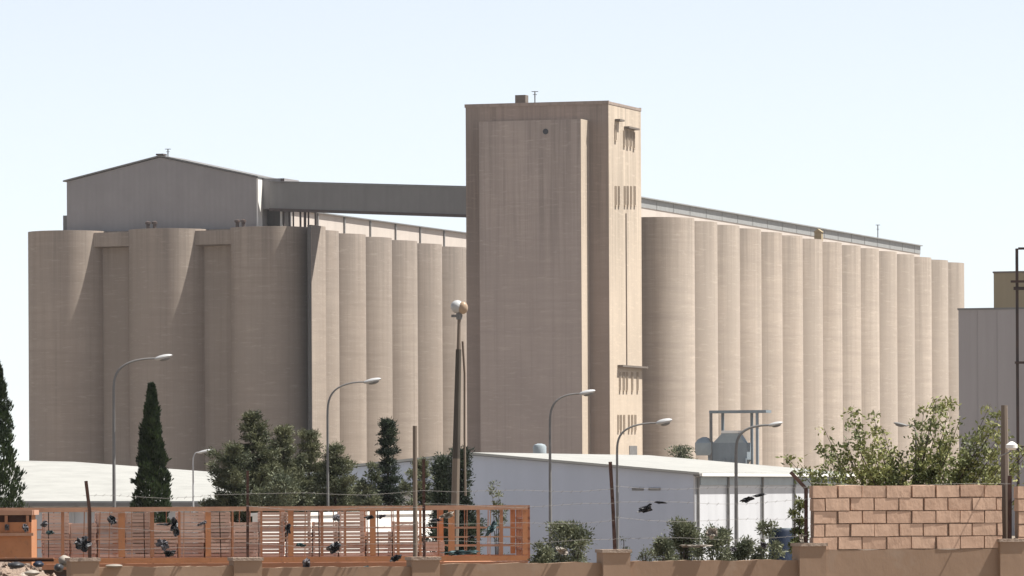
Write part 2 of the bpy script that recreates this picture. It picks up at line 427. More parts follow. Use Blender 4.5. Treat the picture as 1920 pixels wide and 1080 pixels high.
ywin(1186, 836, 862, 4.0, 'shutter_door', 'steel_mid', .14)

# ------------------------------------------------------------------ conveyor bridge
p1 = Vector((-36.5, 877.0, 50.86)); p2 = Vector((-3.6, 837.6, 47.7))
bt = thing('conveyor_bridge', (p1.x, p1.y, 46.7), 'dark grey enclosed conveyor bridge from the metal headhouse to the tower', 'bridge')
def rel(v): return Vector(v) - bt.location
m = MB(); q1, q2 = rel(p1), rel(p2)
d = Vector((q2.x-q1.x, q2.y-q1.y, 0)).normalized(); nrm = Vector((d.y, -d.x, 0))*1.5
vs = []
for q in (q1, q2):
    for s_, z in ((-1, -4.25), (1, -4.25), (1, 0), (-1, 0)): vs.append(q + nrm*s_ + Vector((0,0,z)))
m.add(vs, [(0,1,2,3),(7,6,5,4),(0,4,5,1),(1,5,6,2),(2,6,7,3),(3,7,4,0)])
m.build('cladding', M['metal_bridge'], bt)
m = MB()
for s_ in (-1, 1):
    m.bar(q1 + nrm*s_*1.02 + Vector((0,0,-4.3)), q2 + nrm*s_*1.02 + Vector((0,0,-4.3)), .3, .45)
m.build('bottom_chord', M['steel_dark'], bt)
m = MB(); m.bar(q1 + nrm*0 + Vector((0,0,.12)), q2 + Vector((0,0,.12)), 3.5, .16); m.build('roof', M['metal_bridge'], bt)
for f_ in (.06, .08, .115, .14, .155):
    c_ = q1.lerp(q2, f_)
    m = MB(); m.box(c_.x-.13, c_.x+.13, c_.y-.13-1, c_.y+.13-1, TOP-46.7, c_.z-4.3); m.build('leg', M['steel_dark'], bt)

# ------------------------------------------------------------------ buildings on the right edge
def block(name, px, py, D, w, dep, label, mat, coping):
    p = PT(px, py, D)
    t = thing(name, (p.x, p.y, G), label, 'building', None, -TH)
    H = p.z - G
    m = MB(); m.box(0, w, 0, dep, 0, H-.25); m.build('wall', mat, t)
    m = MB(); m.box(-.12, w+.12, -.12, dep+.12, H-.25, H); m.build('parapet', coping, t)
    return t, H
t, H = block('storage_building', 1797, 578, 760, 32, 30, 'tall plain grey building at the right end of the pale silos', M['yard_grey'], M['metal_bridge'])
m = MB()
for xx in (2.6, 5.3): m.box(xx-.04, xx+.04, -.06, -.003, 0, H-.4)
m.build('downpipe', M['yard_grey'], t)
t, H = block('storage_building', 1863, 509, 800, 28, 20, 'ochre building rising behind the grey one at the right edge', M['ochre'], M['pole_wood'])

# ------------------------------------------------------------------ hopper plant between warehouse and silos
p = PT(1372, 866, 760)
t = thing('steel_gantry', (p.x, p.y, G), 'open steel frame with a flat top beam standing over the blue grey hopper', 'frame', None, -TH)
sc = 760/F
H = p.z - G + (866-771)*sc
m = MB(); m.box(-3.1, 4.9, -.2, 2.6, H-.25, H+.12); m.build('top_beam', M['plant_steel'], t)
for xx, yy in ((-2.9, 0), (-1.9, 2.4), (2.2, 2.4), (3.6, 0)):
    m = MB(); m.box(xx-.17, xx+.17, yy-.17, yy+.17, 0, H-.25); m.build('leg', M['steel_mid'] if xx < -2 else M['plant_steel'], t)
t = thing('hopper', (p.x-.4, p.y+1.2, G), 'blue grey steel hopper and ducts inside the open steel frame', 'hopper', None, -TH)
H2 = p.z - G
m = MB(); m.box(-2.6, 2.9, -1, 1, H2+.3, H2+2.6); m.prism([(-2.6, H2+.3), (2.9, H2+.3), (1.2, H2-2.6), (-.9, H2-2.6)], -1, 1); m.build('bin', M['plant_steel'], t)
m = MB(); m.prism([(-1.9, H2+2.6), (2.5, H2+2.6), (1.6, H2+3.9), (-.6, H2+3.9)], -1, 1); m.build('cover', M['blue_tank'], t)
m = MB(); m.box(-.7, 1.7, -1.1, 1.1, H2+3.9, H2+4.25); m.build('lid', M['white_trim'], t)
m = MB(); m.lathe([(1.1, 0), (1.3, .4), (1.3, 1.7), (.9, 2.2), (.3, 2.5)], (-3.2, -.6, H2+.9), 16); m.build('filter_drum', M['blue_tank'], t)
for xx in (-2.4, -.3, .9, 2.7):
    m = MB(); m.tube([(xx, -1.1, 0), (xx, -1.1, H2+.5)], .16, 6); m.build('leg', M['plant_steel'], t)
p = PT(1012, 856, 520)
t = thing('water_tank', p, 'pale blue round tank behind the white roof edge in front of the tower', 'tank')
m = MB(); m.lathe([(.5, -.6), (.62, -.3), (.62, .9), (.5, 1.1), (.2, 1.2)], (0,0,0), 16); m.build('tank', M['blue_tank'], t)
m = MB(); m.box(-.7, .7, -.7, .7, G-p.z, -.6); m.build('stand', M['plant_steel'], t)

# ------------------------------------------------------------------ blue grey warehouse
D0 = 320.0
pa = PT(1300, 888, D0)
t = thing('warehouse', (pa.x, pa.y, G), 'low warehouse with blue grey gable wall and bright white side and roof', 'warehouse', None, -TH)
eh = pa.z - G - .05; Wd = 26.5; Ln = 36.0; ap = (PT(885, 849, D0+4).z - G) - .15
m = MB(); m.prism([(-Wd, 0), (0, 0), (0, eh), (-Wd/2, ap), (-Wd, eh)], 0, Ln); m.build('gable_wall', M['shed_blue'], t)
m = MB()
m.box(.003, .08, 0.0, Ln, 0, eh-.1)
m.build('side_wall', M['shed_white'], t)
m = MB(); m.prism([(-Wd-.5, eh-.02), (-Wd/2, ap+.03), (.45, eh-.02), (.45, eh+.12), (-Wd/2, ap+.18), (-Wd-.5, eh+.12)], -.35, Ln+.35)
m.build('roof', M['roof_white'], t)
m = MB(); m.box(.46, .62, -.3, Ln+.3, eh-.10, eh+.06); m.build('gutter', M['white_trim'], t)
m = MB(); m.box(.10, .16, 1.0, Ln-.2, eh-.62, eh-.13); m.build('eave_shade_band', M['blue_tank'], t)  # blue grey strip, shade under the eave put into its colour
for yy in (.3, 6.8, 14.5, 22, 29):
    m = MB(); m.tube([(.2, yy, 0), (.2, yy, eh-.14)], .09, 8); m.build('downpipe', M['steel_mid'], t)
m = MB(); m.box(.085, .13, 9, 12.5, 0, 3.2); m.build('door', M['steel_light'], t)
# ventilation slots high on the gable
for xx in (-3.3, -2.3):
    m = MB(); m.box(xx-.35, xx+.35, -.05, -.003, eh-.9, eh-.75); m.build('vent', M['steel_mid'], t)

# ------------------------------------------------------------------ white roofed building at left
D1 = 300.0
A = PT(20, 945, D1)
t = thing('warehouse', (A.x, A.y, G), 'low building at the left with a broad bright white sloping roof', 'warehouse')
def L_(px, py, D): return PT(px, py, D) - Vector((A.x, A.y, G))
e0, e1 = L_(-160, 945, D1), L_(600, 945, D1)
r0, r1 = L_(-160, 864, D1+26), L_(140, 871, D1+26)
b0, b1 = L_(-160, 938, D1+52), L_(600, 938, D1+52)
b0.z = e0.z; b1.z = e1.z
r2 = L_(440, 893, D1+26)
m = MB(); up = Vector((0,0,.16)); vs = [e0, e1, r2, r1, r0, b0, b1]; vs = vs + [v+up for v in vs]
m.add(vs, [(7,8,9,10,11), (8,13,9), (9,13,12,11,10), (0,4,3,2,1), (1,2,6), (2,3,4,5,6), (0,1,8,7), (1,6,13,8), (6,5,12,13), (5,0,7,11,12,5)[:5], (0,5,4)])
m.build('roof', M['roof_white'], t)
m = MB()
m.box(e0.x+.4, e1.x-.5, e0.y+.5, b0.y-.5, 0, min(e0.z, e1.z)-.02)
m.build('wall', M['shed_white'], t)
m = MB(); m.bar(e0+Vector((0,-.1,-.02)), e1+Vector((0,-.1,-.02)), .22, .2); m.build('gutter', M['steel_mid'], t)
for i in range(9):
    xx = e0.x + (e1.x-e0.x)*(i+.7)/9.5
    m = MB(); m.box(xx-.06, xx+.06, e0.y+.38, e0.y+.49, 0, e0.z-.1); m.build('downpipe', M['steel_light'], t)

# small shed behind the cage trailer
p = PT(720, 926, 235)
t = thing('shed', (p.x, p.y, G), 'small flat roofed shed, shaded grey front and white side, behind the orange trailer', 'shed')
hs = p.z - G
m = MB(); m.box(-1.8, 0, 0, 4, 0, hs); m.build('front_wall', M['shed_blue'], t)  # front of the white shed, its shade put into this colour
m = MB(); m.add([(0.004,0,0),(1.25,1.0,0),(1.25,4,0),(.004,4,0),(0.004,0,hs),(1.25,1.0,hs),(1.25,4,hs),(.004,4,hs)], [(3,2,1,0),(4,5,6,7),(0,1,5,4),(1,2,6,5),(2,3,7,6),(3,0,4,7)]); m.build('side_wall', M['shed_white'], t)
m = MB(); m.box(-1.9, 1.3, 0-.1, 4.1, hs, hs+.08); m.build('roof', M['roof_white'], t)
p = PT(490, 962, 172); q = PT(838, 962, 186)
t = thing('low_wall', ((p.x+q.x)/2, (p.y+q.y)/2, gz(179)), 'low whitewashed wall seen in the gaps of the orange trailer', 'wall', None, math.atan2(q.y-p.y, q.x-p.x))
L2 = (q-p).length/2; zz = p.z - gz(179)
m = MB(); m.box(-L2, L2, 0, .3, -.3, zz-.1); m.build('wall_face', M['white_trim'], t)
m = MB(); m.box(-L2-.05, L2+.05, -.05, .35, zz-.1, zz); m.build('coping', M['white_trim'], t)

# ------------------------------------------------------------------ street lamps
def lamp(bx_, bend_y, hx, hy, D, label, r=.07, head=.34, light=False, sgn=1, mat='steel_mid', head_mat='steel_light'):
    r *= .82
    top = PT(bx_, bend_y, D); hd = PT(hx, hy, D); g = gz(D)
    t = thing('street_lamp', (top.x, D, g), label, 'street lamp', 'street lamps in the silo yard')
    H = top.z - g; dx, dz = hd.x - top.x, hd.z - top.z
    m = MB(); m.tube([(0,0,0), (0,0,.5), (0,0,H)], [r*1.35, r*1.3, r*.8], 10); m.box(-.18, .18, -.18, .18, 0, .04); m.build('pole', M[mat], t)
    pts = []
    for i in range(13):
        a = i/12
        # quarter ellipse easing into a rising straight arm
        x = dx*(1-math.cos(a*math.pi/2)**1.0)*(.35+.65*a); z = dz*math.sin(a*math.pi/2)**.8
        pts.append((x, 0, H+z))
    m = MB(); m.tube(pts, [r*.8-(r*.25)*i/12 for i in range(13)], 8); m.build('arm', M[mat], t)
    ang = math.atan2(.22, 1)*sgn
    R = Matrix.Rotation(-ang, 3, 'Y')
    m = MB(); m.ell((dx+sgn*head*.8, 0, H+dz+.04), (head, .14, .085), R); hd_ = m.build('lamp_head', M[head_mat], t)
    m = MB(); m.ell((dx+sgn*head*.95, 0, H+dz-.02), (head*.6, .11, .07), R); m.build('lens', M['steel_mid'], hd_)
    return t
lamp(213, 738, 292, 672, 190, 'grey curved arm street lamp rising left of the narrow cypress', .07, .32)
lamp(614, 782, 684, 716, 200, 'curved arm street lamp in front of the left silo row beside the pines', .06, .33)
lamp(1031, 800, 1088, 738, 195, 'curved arm street lamp standing before the tower front and blue grey wall', .065, .30)
lamp(1157, 850, 1232, 793, 170, 'curved arm street lamp with a broad head beside the dark fence post', .055, .26)
lamp(1380, 852, 1442, 797, 230, 'street lamp on a pale pole before the white side of the warehouse', .10, .32, mat='steel_mid')
lamp(362, 872, 372, 848, 290, 'small white lamp just above the white roof on the left', .06, .42, mat='steel_light')
t = lamp(1718, 822, 1700, 797, 300, 'lamp whose dark head shows above the leafy tree in front of the pale silos', .05, .4, sgn=-1, head_mat='steel_mid')

# tall flood light pole
D = 170.0
tp = PT(861, 596, D)
t = thing('floodlight_pole', (PT(847, 900, D).x, D, gz(D)), 'tall leaning dark pole with a round silvery floodlight left of the tower', 'floodlight')
dx = tp.x - t.location.x; H = tp.z - gz(D)
zz = lambda py: PT(850, py, D).z - gz(D)
xa = lambda z: dx*z/H
def seg(z0, z1, r0, r1): return MB().tube([(xa(z0),0,z0), (xa((z0+z1)/2),0,(z0+z1)/2), (xa(z1),0,z1)], [r0, (r0+r1)/2, r1], 10)
seg(0, zz(860), .135, .12).build('pole_base', M['pole_wood'], t)
seg(zz(860), zz(655), .12, .085).build('dark_sleeve', M['pole_dark'], t)
seg(zz(655), zz(592), .06, .05).build('pole', M['pole_wood'], t)
m = MB(); m.tube([(xa(zz(640))+.12,0,zz(640)), (xa(zz(700))+.2,.1,zz(700)), (xa(zz(820))+.24,0,zz(820)), (xa(zz(930))+.3,0,zz(930))], .035, 6); m.build('cable', M['pole_wood'], t)
m = MB(); m.ell((dx-.06, 0, H+.34), (.20, .20, .20)); hd_ = m.build('lamp_head', M['steel_light'], t)
m = MB(); m.ell((dx+.12, -.10, H+.30), (.15, .13, .19)); m.build('reflector', M['tan_lens'], hd_)
m = MB(); m.tube([(dx, 0, H-.05), (dx, 0, H+.2)], .09, 8); m.box(dx-.24, dx+.1, -.06, .06, H+.02, H+.1); m.build('bracket', M['steel_mid'], hd_)

# black steel mast at right edge
D = 120.0
p = PT(1906.5, 466, D); H = p.z - gz(D); w = 1.0
t = thing('steel_mast', (p.x, D, gz(D)), 'thin black steel frame mast with crossarms at the right edge', 'mast')
for xx in (0, w):
    m = MB(); m.box(xx-.03, xx+.03, -.03, .03, 0, H); m.build('leg', M['steel_dark'], t)
for py, x0_, hh2, x1_ in ((466, .03, .05, w-.03), (528, -.14, .05, w+.14), (541, -.08, .07, w+.1), (680, -.06, .05, w+.06), (838, .03, .04, w-.03)):
    z = PT(1907, py, D).z - gz(D)
    m = MB(); m.box(x0_, x1_, -.09 if x0_ < 0 else -.02, -.031 if x0_ < 0 else .02, z-hh2/2, z+hh2/2); m.build('crossarm', M['steel_dark'], t)

# ------------------------------------------------------------------ boundary wall
PX = [(155, 84.0), (460, 84.6), (793, 85.3), (1150, 86.0), (1517, 86.8), (1892, 87.6), (2280, 88.4)]
def wD(px): return 84.0 + (px-155)*4.4/2125
pil_top = [PT(px, y, D).z for (px, D), y in zip(PX, (1046,1045,1044,1030,1018,1010,1008))]
pan_top = [PT(px+150, y, D+.4).z for (px, D), y in zip(PX, (1062,1063,1056,1051,1030,1030))]
pts = []
for (px, D) in PX:
    p = PT(px, 1000, D); pts.append(Vector((p.x, D, 0)))
wd = (pts[-1]-pts[0]).normalized(); wa = math.atan2(wd.y, wd.x)
bw = thing('boundary_wall', (pts[3].x, pts[3].y, 0), 'brown plastered boundary wall with pillars, rusty posts and a block infill', 'wall', None, wa)
inv = Matrix.Rotation(-wa, 3, 'Z')
loc = [inv @ (p - pts[3]) for p in pts]
rng = random.Random(4)
def wall_panel(x0, x1, z, y):
    m = MB(); n = 26
    vs = []; fs = []
    for i in range(n+1):
        x = x0 + (x1-x0)*i/n
        zt = z + .022*mnoise.noise(Vector((x*2.3, 3, 1))) + .01*mnoise.noise(Vector((x*9, 1, 1)))
        vs += [(x, y-.1, 0), (x, y-.1, zt), (x, y+.1, zt), (x, y+.1, 0)]
    for i in range(n):
        a = i*4; b = a+4
        fs += [(a, b, b+1, a+1), (a+1, b+1, b+2, a+2), (a+2, b+2, b+3, a+3)]
    fs += [(0,1,2,3), (n*4+3, n*4+2, n*4+1, n*4)]
    m.add(vs, fs); return m
for i in range(len(loc)-1):
    wall_panel(loc[i].x+.2, loc[i+1].x-.2, pan_top[i], loc[i].y*.5+loc[i+1].y*.5).build('wall_panel', M['plaster'], bw)
for i, l in enumerate(loc):
    m = MB(); w = .215
    m.box(l.x-w, l.x+w, l.y-.2, l.y+.2, 0, pil_top[i]-.05); pl = m.build('pillar', M['plaster'], bw)
    m = MB(); m.box(l.x-w-.02, l.x+w+.02, l.y-.22, l.y+.22, pil_top[i]-.05, pil_top[i]); m.build('cap', M['coping'], pl)
# posts
posts = [  # px list from the foot up (photo pixels)
    (0, [(168,1045),(168,960),(161,903)], .045), (1, [(464,1040),(464,884)], .035), (2, [(795,1035),(794,862)], .04),
    (3, [(1153,1030),(1149,950),(1144,867)], .05), (4, [(1511,1012),(1511,916),(1483,886)], .055), (5, [(1893,1002),(1893,893)], .06)]
winv = inv
for i, path, w in posts:
    D = PX[i][1] - .05
    pp = [winv @ (PT(x, y, D) - bw.location) for x, y in path]
    pp[0].z = pil_top[i] - .1
    m = MB()
    for a_, b_ in zip(pp[:-1], pp[1:]):
        d = (b_-a_).normalized()*.01
        m.bar(a_, b_+d, w, .012, up=(0,1,0)); m.bar(a_+Vector((w/2,.03,0)), b_+d+Vector((w/2,.03,0)), .012, .06, up=(0,1,0))
    m.build('post', M['rust'], bw)
m = MB(); pa_ = winv @ (PT(785, 1030, 85.3) - bw.location); pb_ = winv @ (PT(785, 798, 85.3) - bw.location)
m.tube([(pa_.x, pa_.y+.25, 0), (pb_.x, pa_.y+.25, pb_.z)], .035, 8); m.build('post', M['pole_wood'], bw)
# wires
for j, (za, sag) in enumerate(((2.36, .03), (2.14, .04), (1.88, .05), (1.58, .03))):
    m = MB()
    for i in range(len(loc)-2):
        a_, b_ = loc[i], loc[i+1]
        if i == 4 and j > 0: continue
        pl_ = []
        for q_ in range(7):
            f_ = q_/6
            pl_.append((a_.x+(b_.x-a_.x)*f_, a_.y+(b_.y-a_.y)*f_-.07, za + .03*i - sag*4*f_*(1-f_) + .02*math.sin(j*3+i*5+f_*9)))
        m.tube(pl_, .0022, 4)
        for q_ in range(20):
            f_ = (q_+.5)/20; c_ = Vector((a_.x+(b_.x-a_.x)*f_, a_.y+(b_.y-a_.y)*f_-.07, za+.03*i - sag*4*f_*(1-f_)+ .02*math.sin(j*3+i*5+f_*9)))
            m.bar(c_+Vector((-.02,0,-.02)), c_+Vector((.02,0,.02)), .004)
    m.build('barbed_wire', M['wire'], bw)
# hollow block infill
def blocks(x0, x1, z0, y, name, courses=5):
    core = MB(); core.box(x0+.02, x1-.02, y-.075, y+.075, z0, z0+courses*.2-.02)
    c_ = core.build(name, M['mortar'], bw)
    m = MB(); r = random.Random(7)
    for c in range(courses):
        x = x0 - (.2 if c % 2 else 0)
        zz_ = z0 + c*.2
        while x < x1:
            a_, b_ = max(x, x0), min(x+.4, x1)
            if b_-a_ > .06:
                g1, g2 = r.uniform(.006, .013), r.uniform(.006, .013)
                dy = r.uniform(-.008, .008); dz = r.uniform(-.004, .004)
                if r.random() < .3: g1 += .014
                vs = []
                for z_ in (zz_+.008+dz, zz_+.192+dz):
                    for yy in (y-.1+dy, y+.1+dy):
                        for xx in (a_+g1, b_-g2): vs.append((xx+r.uniform(-.004,.004), yy+r.uniform(-.003,.003), z_+r.uniform(-.004,.004)))
                m.add(vs, [(0,2,3,1),(4,5,7,6),(0,1,5,4),(2,6,7,3),(0,4,6,2),(1,3,7,5)])
            x += .4
    m.build('block', M['block'], c_)
ya = (loc[4].y+loc[5].y)/2
blocks(loc[4].x+.03, loc[5].x-.14, pan_top[4]+.002, ya, 'block_infill')
blocks(loc[5].x+.1, loc[6].x-.1, pan_top[5]+.002, (loc[5].y+loc[6].y)/2, 'block_infill')
# a pipe post behind
p = PT(1883, 760, 88.2)
t = thing('wooden_post', (p.x, 88.2, 0), 'grey weathered pole standing up through the leafy tree by the wall', 'post')
m = MB(); m.tube([(0,0,0), (.01,0,1.6), (.0,0,p.z)], [.085,.08,.05], 8); m.build('pole', M['pole_wood'], t)
p = PT(1897, 840, 87)
t = thing('insulator', p, 'small white insulator on a bracket beside the weathered pole', 'insulator')
m = MB(); m.lathe([(.05,-.03),(.09,0),(.09,.05),(.05,.08),(.02,.1)], (0,0,0), 12); m.build('cap', M['white_trim'], t)
m = MB(); m.tube([(-.12,.5,-.12),(-.02,.1,-.06),(0,0,-.02)], .012, 6); m.build('bracket', M['steel_mid'], t)

# ------------------------------------------------------------------ orange cage trailer
DT = 130.0; sT = DT/F
pz = lambda py: PT(500, py, DT).z
x_ = lambda px: (px-960)/F*DT
xL, xR = x_(-40), x_(994)
tc = thing('cage_trailer', ((xL+xR)/2, DT, gz(DT)), 'long orange trailer with open barred sides behind the wall', 'trailer', None, .13)
ox, oz = tc.location.x, gz(DT)
zt, zb = pz(950)-oz, pz(1056)-oz
X = lambda px: x_(px)-ox
m = MB(); m.box(X(-40), X(994), 0, 2.3, zb-.12, zb); m.build('deck', M['orange'], tc)
m = MB(); m.box(X(-40), X(994), .6, .75, zb-.42, zb-.12); m.box(X(-40), X(994), 1.55, 1.7, zb-.42, zb-.12); m.build('chassis', M['steel_dark'], tc)
for xx in (X(640), X(745), X(850)):
    for yy in (.02, 1.95):
        m = MB(); m.lathe([(.2,-.01),(.42,0),(.45,.05),(.45,.25),(.42,.3),(.2,.31)], (xx, yy+.3, .45), 20, True, Matrix.Rotation(math.pi/2, 3, 'X')); m.build('wheel', M['tyre'], tc)
side_v = [(8,.5),(62,1.5),(118,.8),(166,.45),(228,1.7),(285,1.0),(336,.6),(390,1.4),(436,.45),(490,.5),(545,1.3),(604,.7),(648,.45),(700,1.5),(748,.7),(790,.6),(849,1.6),(900,.8),(944,.8),(989,1.3)]
for yy, nm in ((0, 'near_side'), (2.22, 'far_side')):
    m = MB(); m.box(X(-40), X(994), yy, yy+.07, zt-.10, zt); m.build('top_rail', M['orange_pale'], tc)
    m = MB(); m.box(X(-40), X(994), yy-.01, yy+.08, zb+.02, zb+.14); m.build('bottom_rail', M['orange_b'] if yy == 0 else M['orange'], tc)
    for px, w in side_v:
        if yy and w < 1: continue
        m = MB(); m.box(X(px)-w*.045, X(px)+w*.045, yy+.005, yy+.065, zb+.16, zt-.10); m.build('stake', M['orange_b'] if w > 1.2 else M['orange'], tc)
    for j in range(4):
        z = zb + .16 + (zt-.1-zb-.16)*(j+1)/5
        if yy and j % 2: continue
        if not yy and j == 3: continue
        m = MB(); m.box(X(840 if yy == 0 and j != 1 else -40), X(994), yy+.02, yy+.05, z-.015, z+.015); m.build('slat', M['orange_pale'], tc)
rr_ = random.Random(5)
for px in range(22, 985, 23):
    x0_ = X(px + rr_.uniform(-5, 5)); le = rr_.uniform(-.03, .03); y0_ = rr_.choice((.035, 2.25))
    m = MB(); m.bar((x0_, y0_, zb+.14), (x0_+le, y0_, zt-.10), .022, .022); m.build('upright', M[rr_.choice(('orange', 'orange_pale', 'rust'))], tc)
for xx in (X(-40)-.06, X(994)):
    m = MB()
    for j in range(6): m.box(xx, xx+.06, .08, 2.2, zb+.02+j*.24, zb+.08+j*.24)
    for j in range(5): m.box(xx, xx+.06, .08+j*.5, .14+j*.5, zb, zt-.0)
    m.build('end_gate', M['orange'], tc)

# crates on the deck
def crate_mesh():
    m = MB(); w, d_, hh2 = .57, .40, .235
    for sx in (0, w-.035):
        for sy in (0, d_-.035): m.box(sx, sx+.035, sy, sy+.035, 0, hh2)
    for j in range(3):
        z = .006 + j*.077
        m.box(0, w, -.012, 0, z, z+.062); m.box(0, w, d_, d_+.012, z, z+.062)
        m.box(-.012, 0, 0, d_, z, z+.062); m.box(w, w+.012, 0, d_, z, z+.062)
    m.box(.001, w-.001, .001, d_-.001, .006, .018)
    return m
cr0 = None
cw_ = ['beside the orange skip', 'just left of the leaning post', 'just right of the leaning post', 'under the narrow cypress', 'below the tall black bag',
       'right of the tall black bag', 'one stack left of the second post', 'behind the second post', 'first stack right of the second post',
       'left of the black lump', 'just right of the black lump', 'above the dark blue bag', 'right of the dark blue bag', 'left of the third post', 'behind the third post']
rng = random.Random(11)
cols = [85+i*50.5 for i in range(15)]
for row in range(2):
    for i, px in enumerate(cols):
        if row == 1 and i > 7: continue
        for lvl in range((5, 4, 5, 5, 4, 5, 5, 4, 5, 5, 4, 5, 3, 4, 2)[i]):
            if cr0 is None:
                cr0 = crate_mesh().build('wooden_crate', M['crate']); o = cr0
            else:
                o = cr0.copy(); C.objects.link(o)
            lx, ly = x_(px)-ox+rng.uniform(-.015,.015), .35+row*.75+rng.uniform(-.04,.04)
            o.location = (ox+lx*math.cos(.13)-ly*math.sin(.13), DT+lx*math.sin(.13)+ly*math.cos(.13), oz+zb+.004+lvl*.238)
            o.rotation_euler = (0, 0, .13+rng.uniform(-.03,.03))
            nl_ = (5, 4, 5, 5, 4, 5, 5, 4, 5, 5, 4, 5, 3, 4, 2)[i]
            tag(o, 'slatted crate ' + ('bottom' if lvl == 0 else 'top' if lvl == nl_-1 else ('second', 'third', 'fourth')[lvl-1]) + ' in stack, ' + ('back row, ' if row else '') + cw_[i],
                'crate', 'slatted crates on the orange trailer')

# orange skip body at left
p = PT(-50, 1000, 118)
t = thing('orange_skip', (PT(0, 1000, 118).x, 118, gz(118)), 'solid orange steel skip with a rim at the left edge before the trailer', 'skip')
sk = 118/F; z0_ = PT(0, 1012, 118).z - gz(118); z1_ = PT(0, 957, 118).z - gz(118)
x0_, x1_ = -90*sk, 59*sk
m = MB(); m.box(x0_, x1_, 0, .05, .3, z1_-.25); m.box(x0_, x0_+.05, .05, 1.4, .3, z1_-.2); m.box(x1_-.05, x1_, .05, 1.4, .3, z1_-.2); m.box(x0_, x1_, 1.35, 1.4, .3, z1_-.2); m.box(x0_, x1_, .05, 1.35, .3, .35); m.build('body', M['orange_b'], t)
m = MB(); m.box(x0_-.03, x1_+.03, -.05, .1, z1_-.10, z1_); m.box(x0_-.03, x1_+.03, 1.3, 1.45, z1_-.10, z1_); m.box(x1_-.04, x1_+.05, .1, 1.3, z1_-.10, z1_); m.build('rim', M['orange_pale'], t)
m = MB(); m.box(x0_, x1_, .02, .06, z1_-.25, z1_-.10); m.build('rim_channel', M['rust'], t)
m = MB(); m.box(x0_, x1_+.05, -.1, 0, z0_+.08, z0_+.14); m.build('stiffener', M['orange_pale'], t)
for px in (-60, 12, 52):
    m = MB(); m.box(px*sk-.03, px*sk+.03, -.06, 0, z0_+.15, z1_-.11); m.build('rib', M['orange'], t)
m = MB(); m.box(10*sk, 18*sk, -.09, -.061, z1_-.42, z1_-.30); m.build('latch', M['steel_dark'], t)

# ------------------------------------------------------------------ plastic scraps and rubbish
def rag(name, px, py, wpx, hpx, D, mat, label, cat, seed, tilt=0.0, group=None, depth=.05):
    r = random.Random(seed); c_ = PT(px, py, D); s_ = D/F
    a, b = wpx*s_/2, hpx*s_/2
    t = MB(); n, mm = 18, 5
    rad = [r.uniform(.45, 1.15) for _ in range(n)]
    vs = [(0, 0, 0)]; ct, st = math.cos(tilt), math.sin(tilt)
    for j in range(1, mm+1):
        for i in range(n):
            th_ = 2*math.pi*i/n; rr = j/mm*(rad[i]*.75+rad[(i+1) % n]*.25)
            x, z = a*rr*math.cos(th_), b*rr*math.sin(th_)
            x, z = x*ct - z*st, x*st + z*ct
            y = depth*(mnoise.noise(Vector((x*14+seed, z*14, seed*1.7)))*1.6 + .4*math.sin(i*1.9+j))
            vs.append((x, y, z))
    fs = [(0, 1+i, 1+(i+1) % n) for i in range(n)]
    for j in range(mm-1):
        for i in range(n):
            i2 = (i+1) % n
            fs.append((1+j*n+i, 1+(j+1)*n+i, 1+(j+1)*n+i2, 1+j*n+i2))
    t.add(vs, fs, False)
    o = t.build(name, M[mat], None, c_)
    so = o.modifiers.new('thickness', 'SOLIDIFY'); so.thickness = .006
    return tag(o, label, cat, group)
GP = 'plastic scraps snagged on the fence wires'
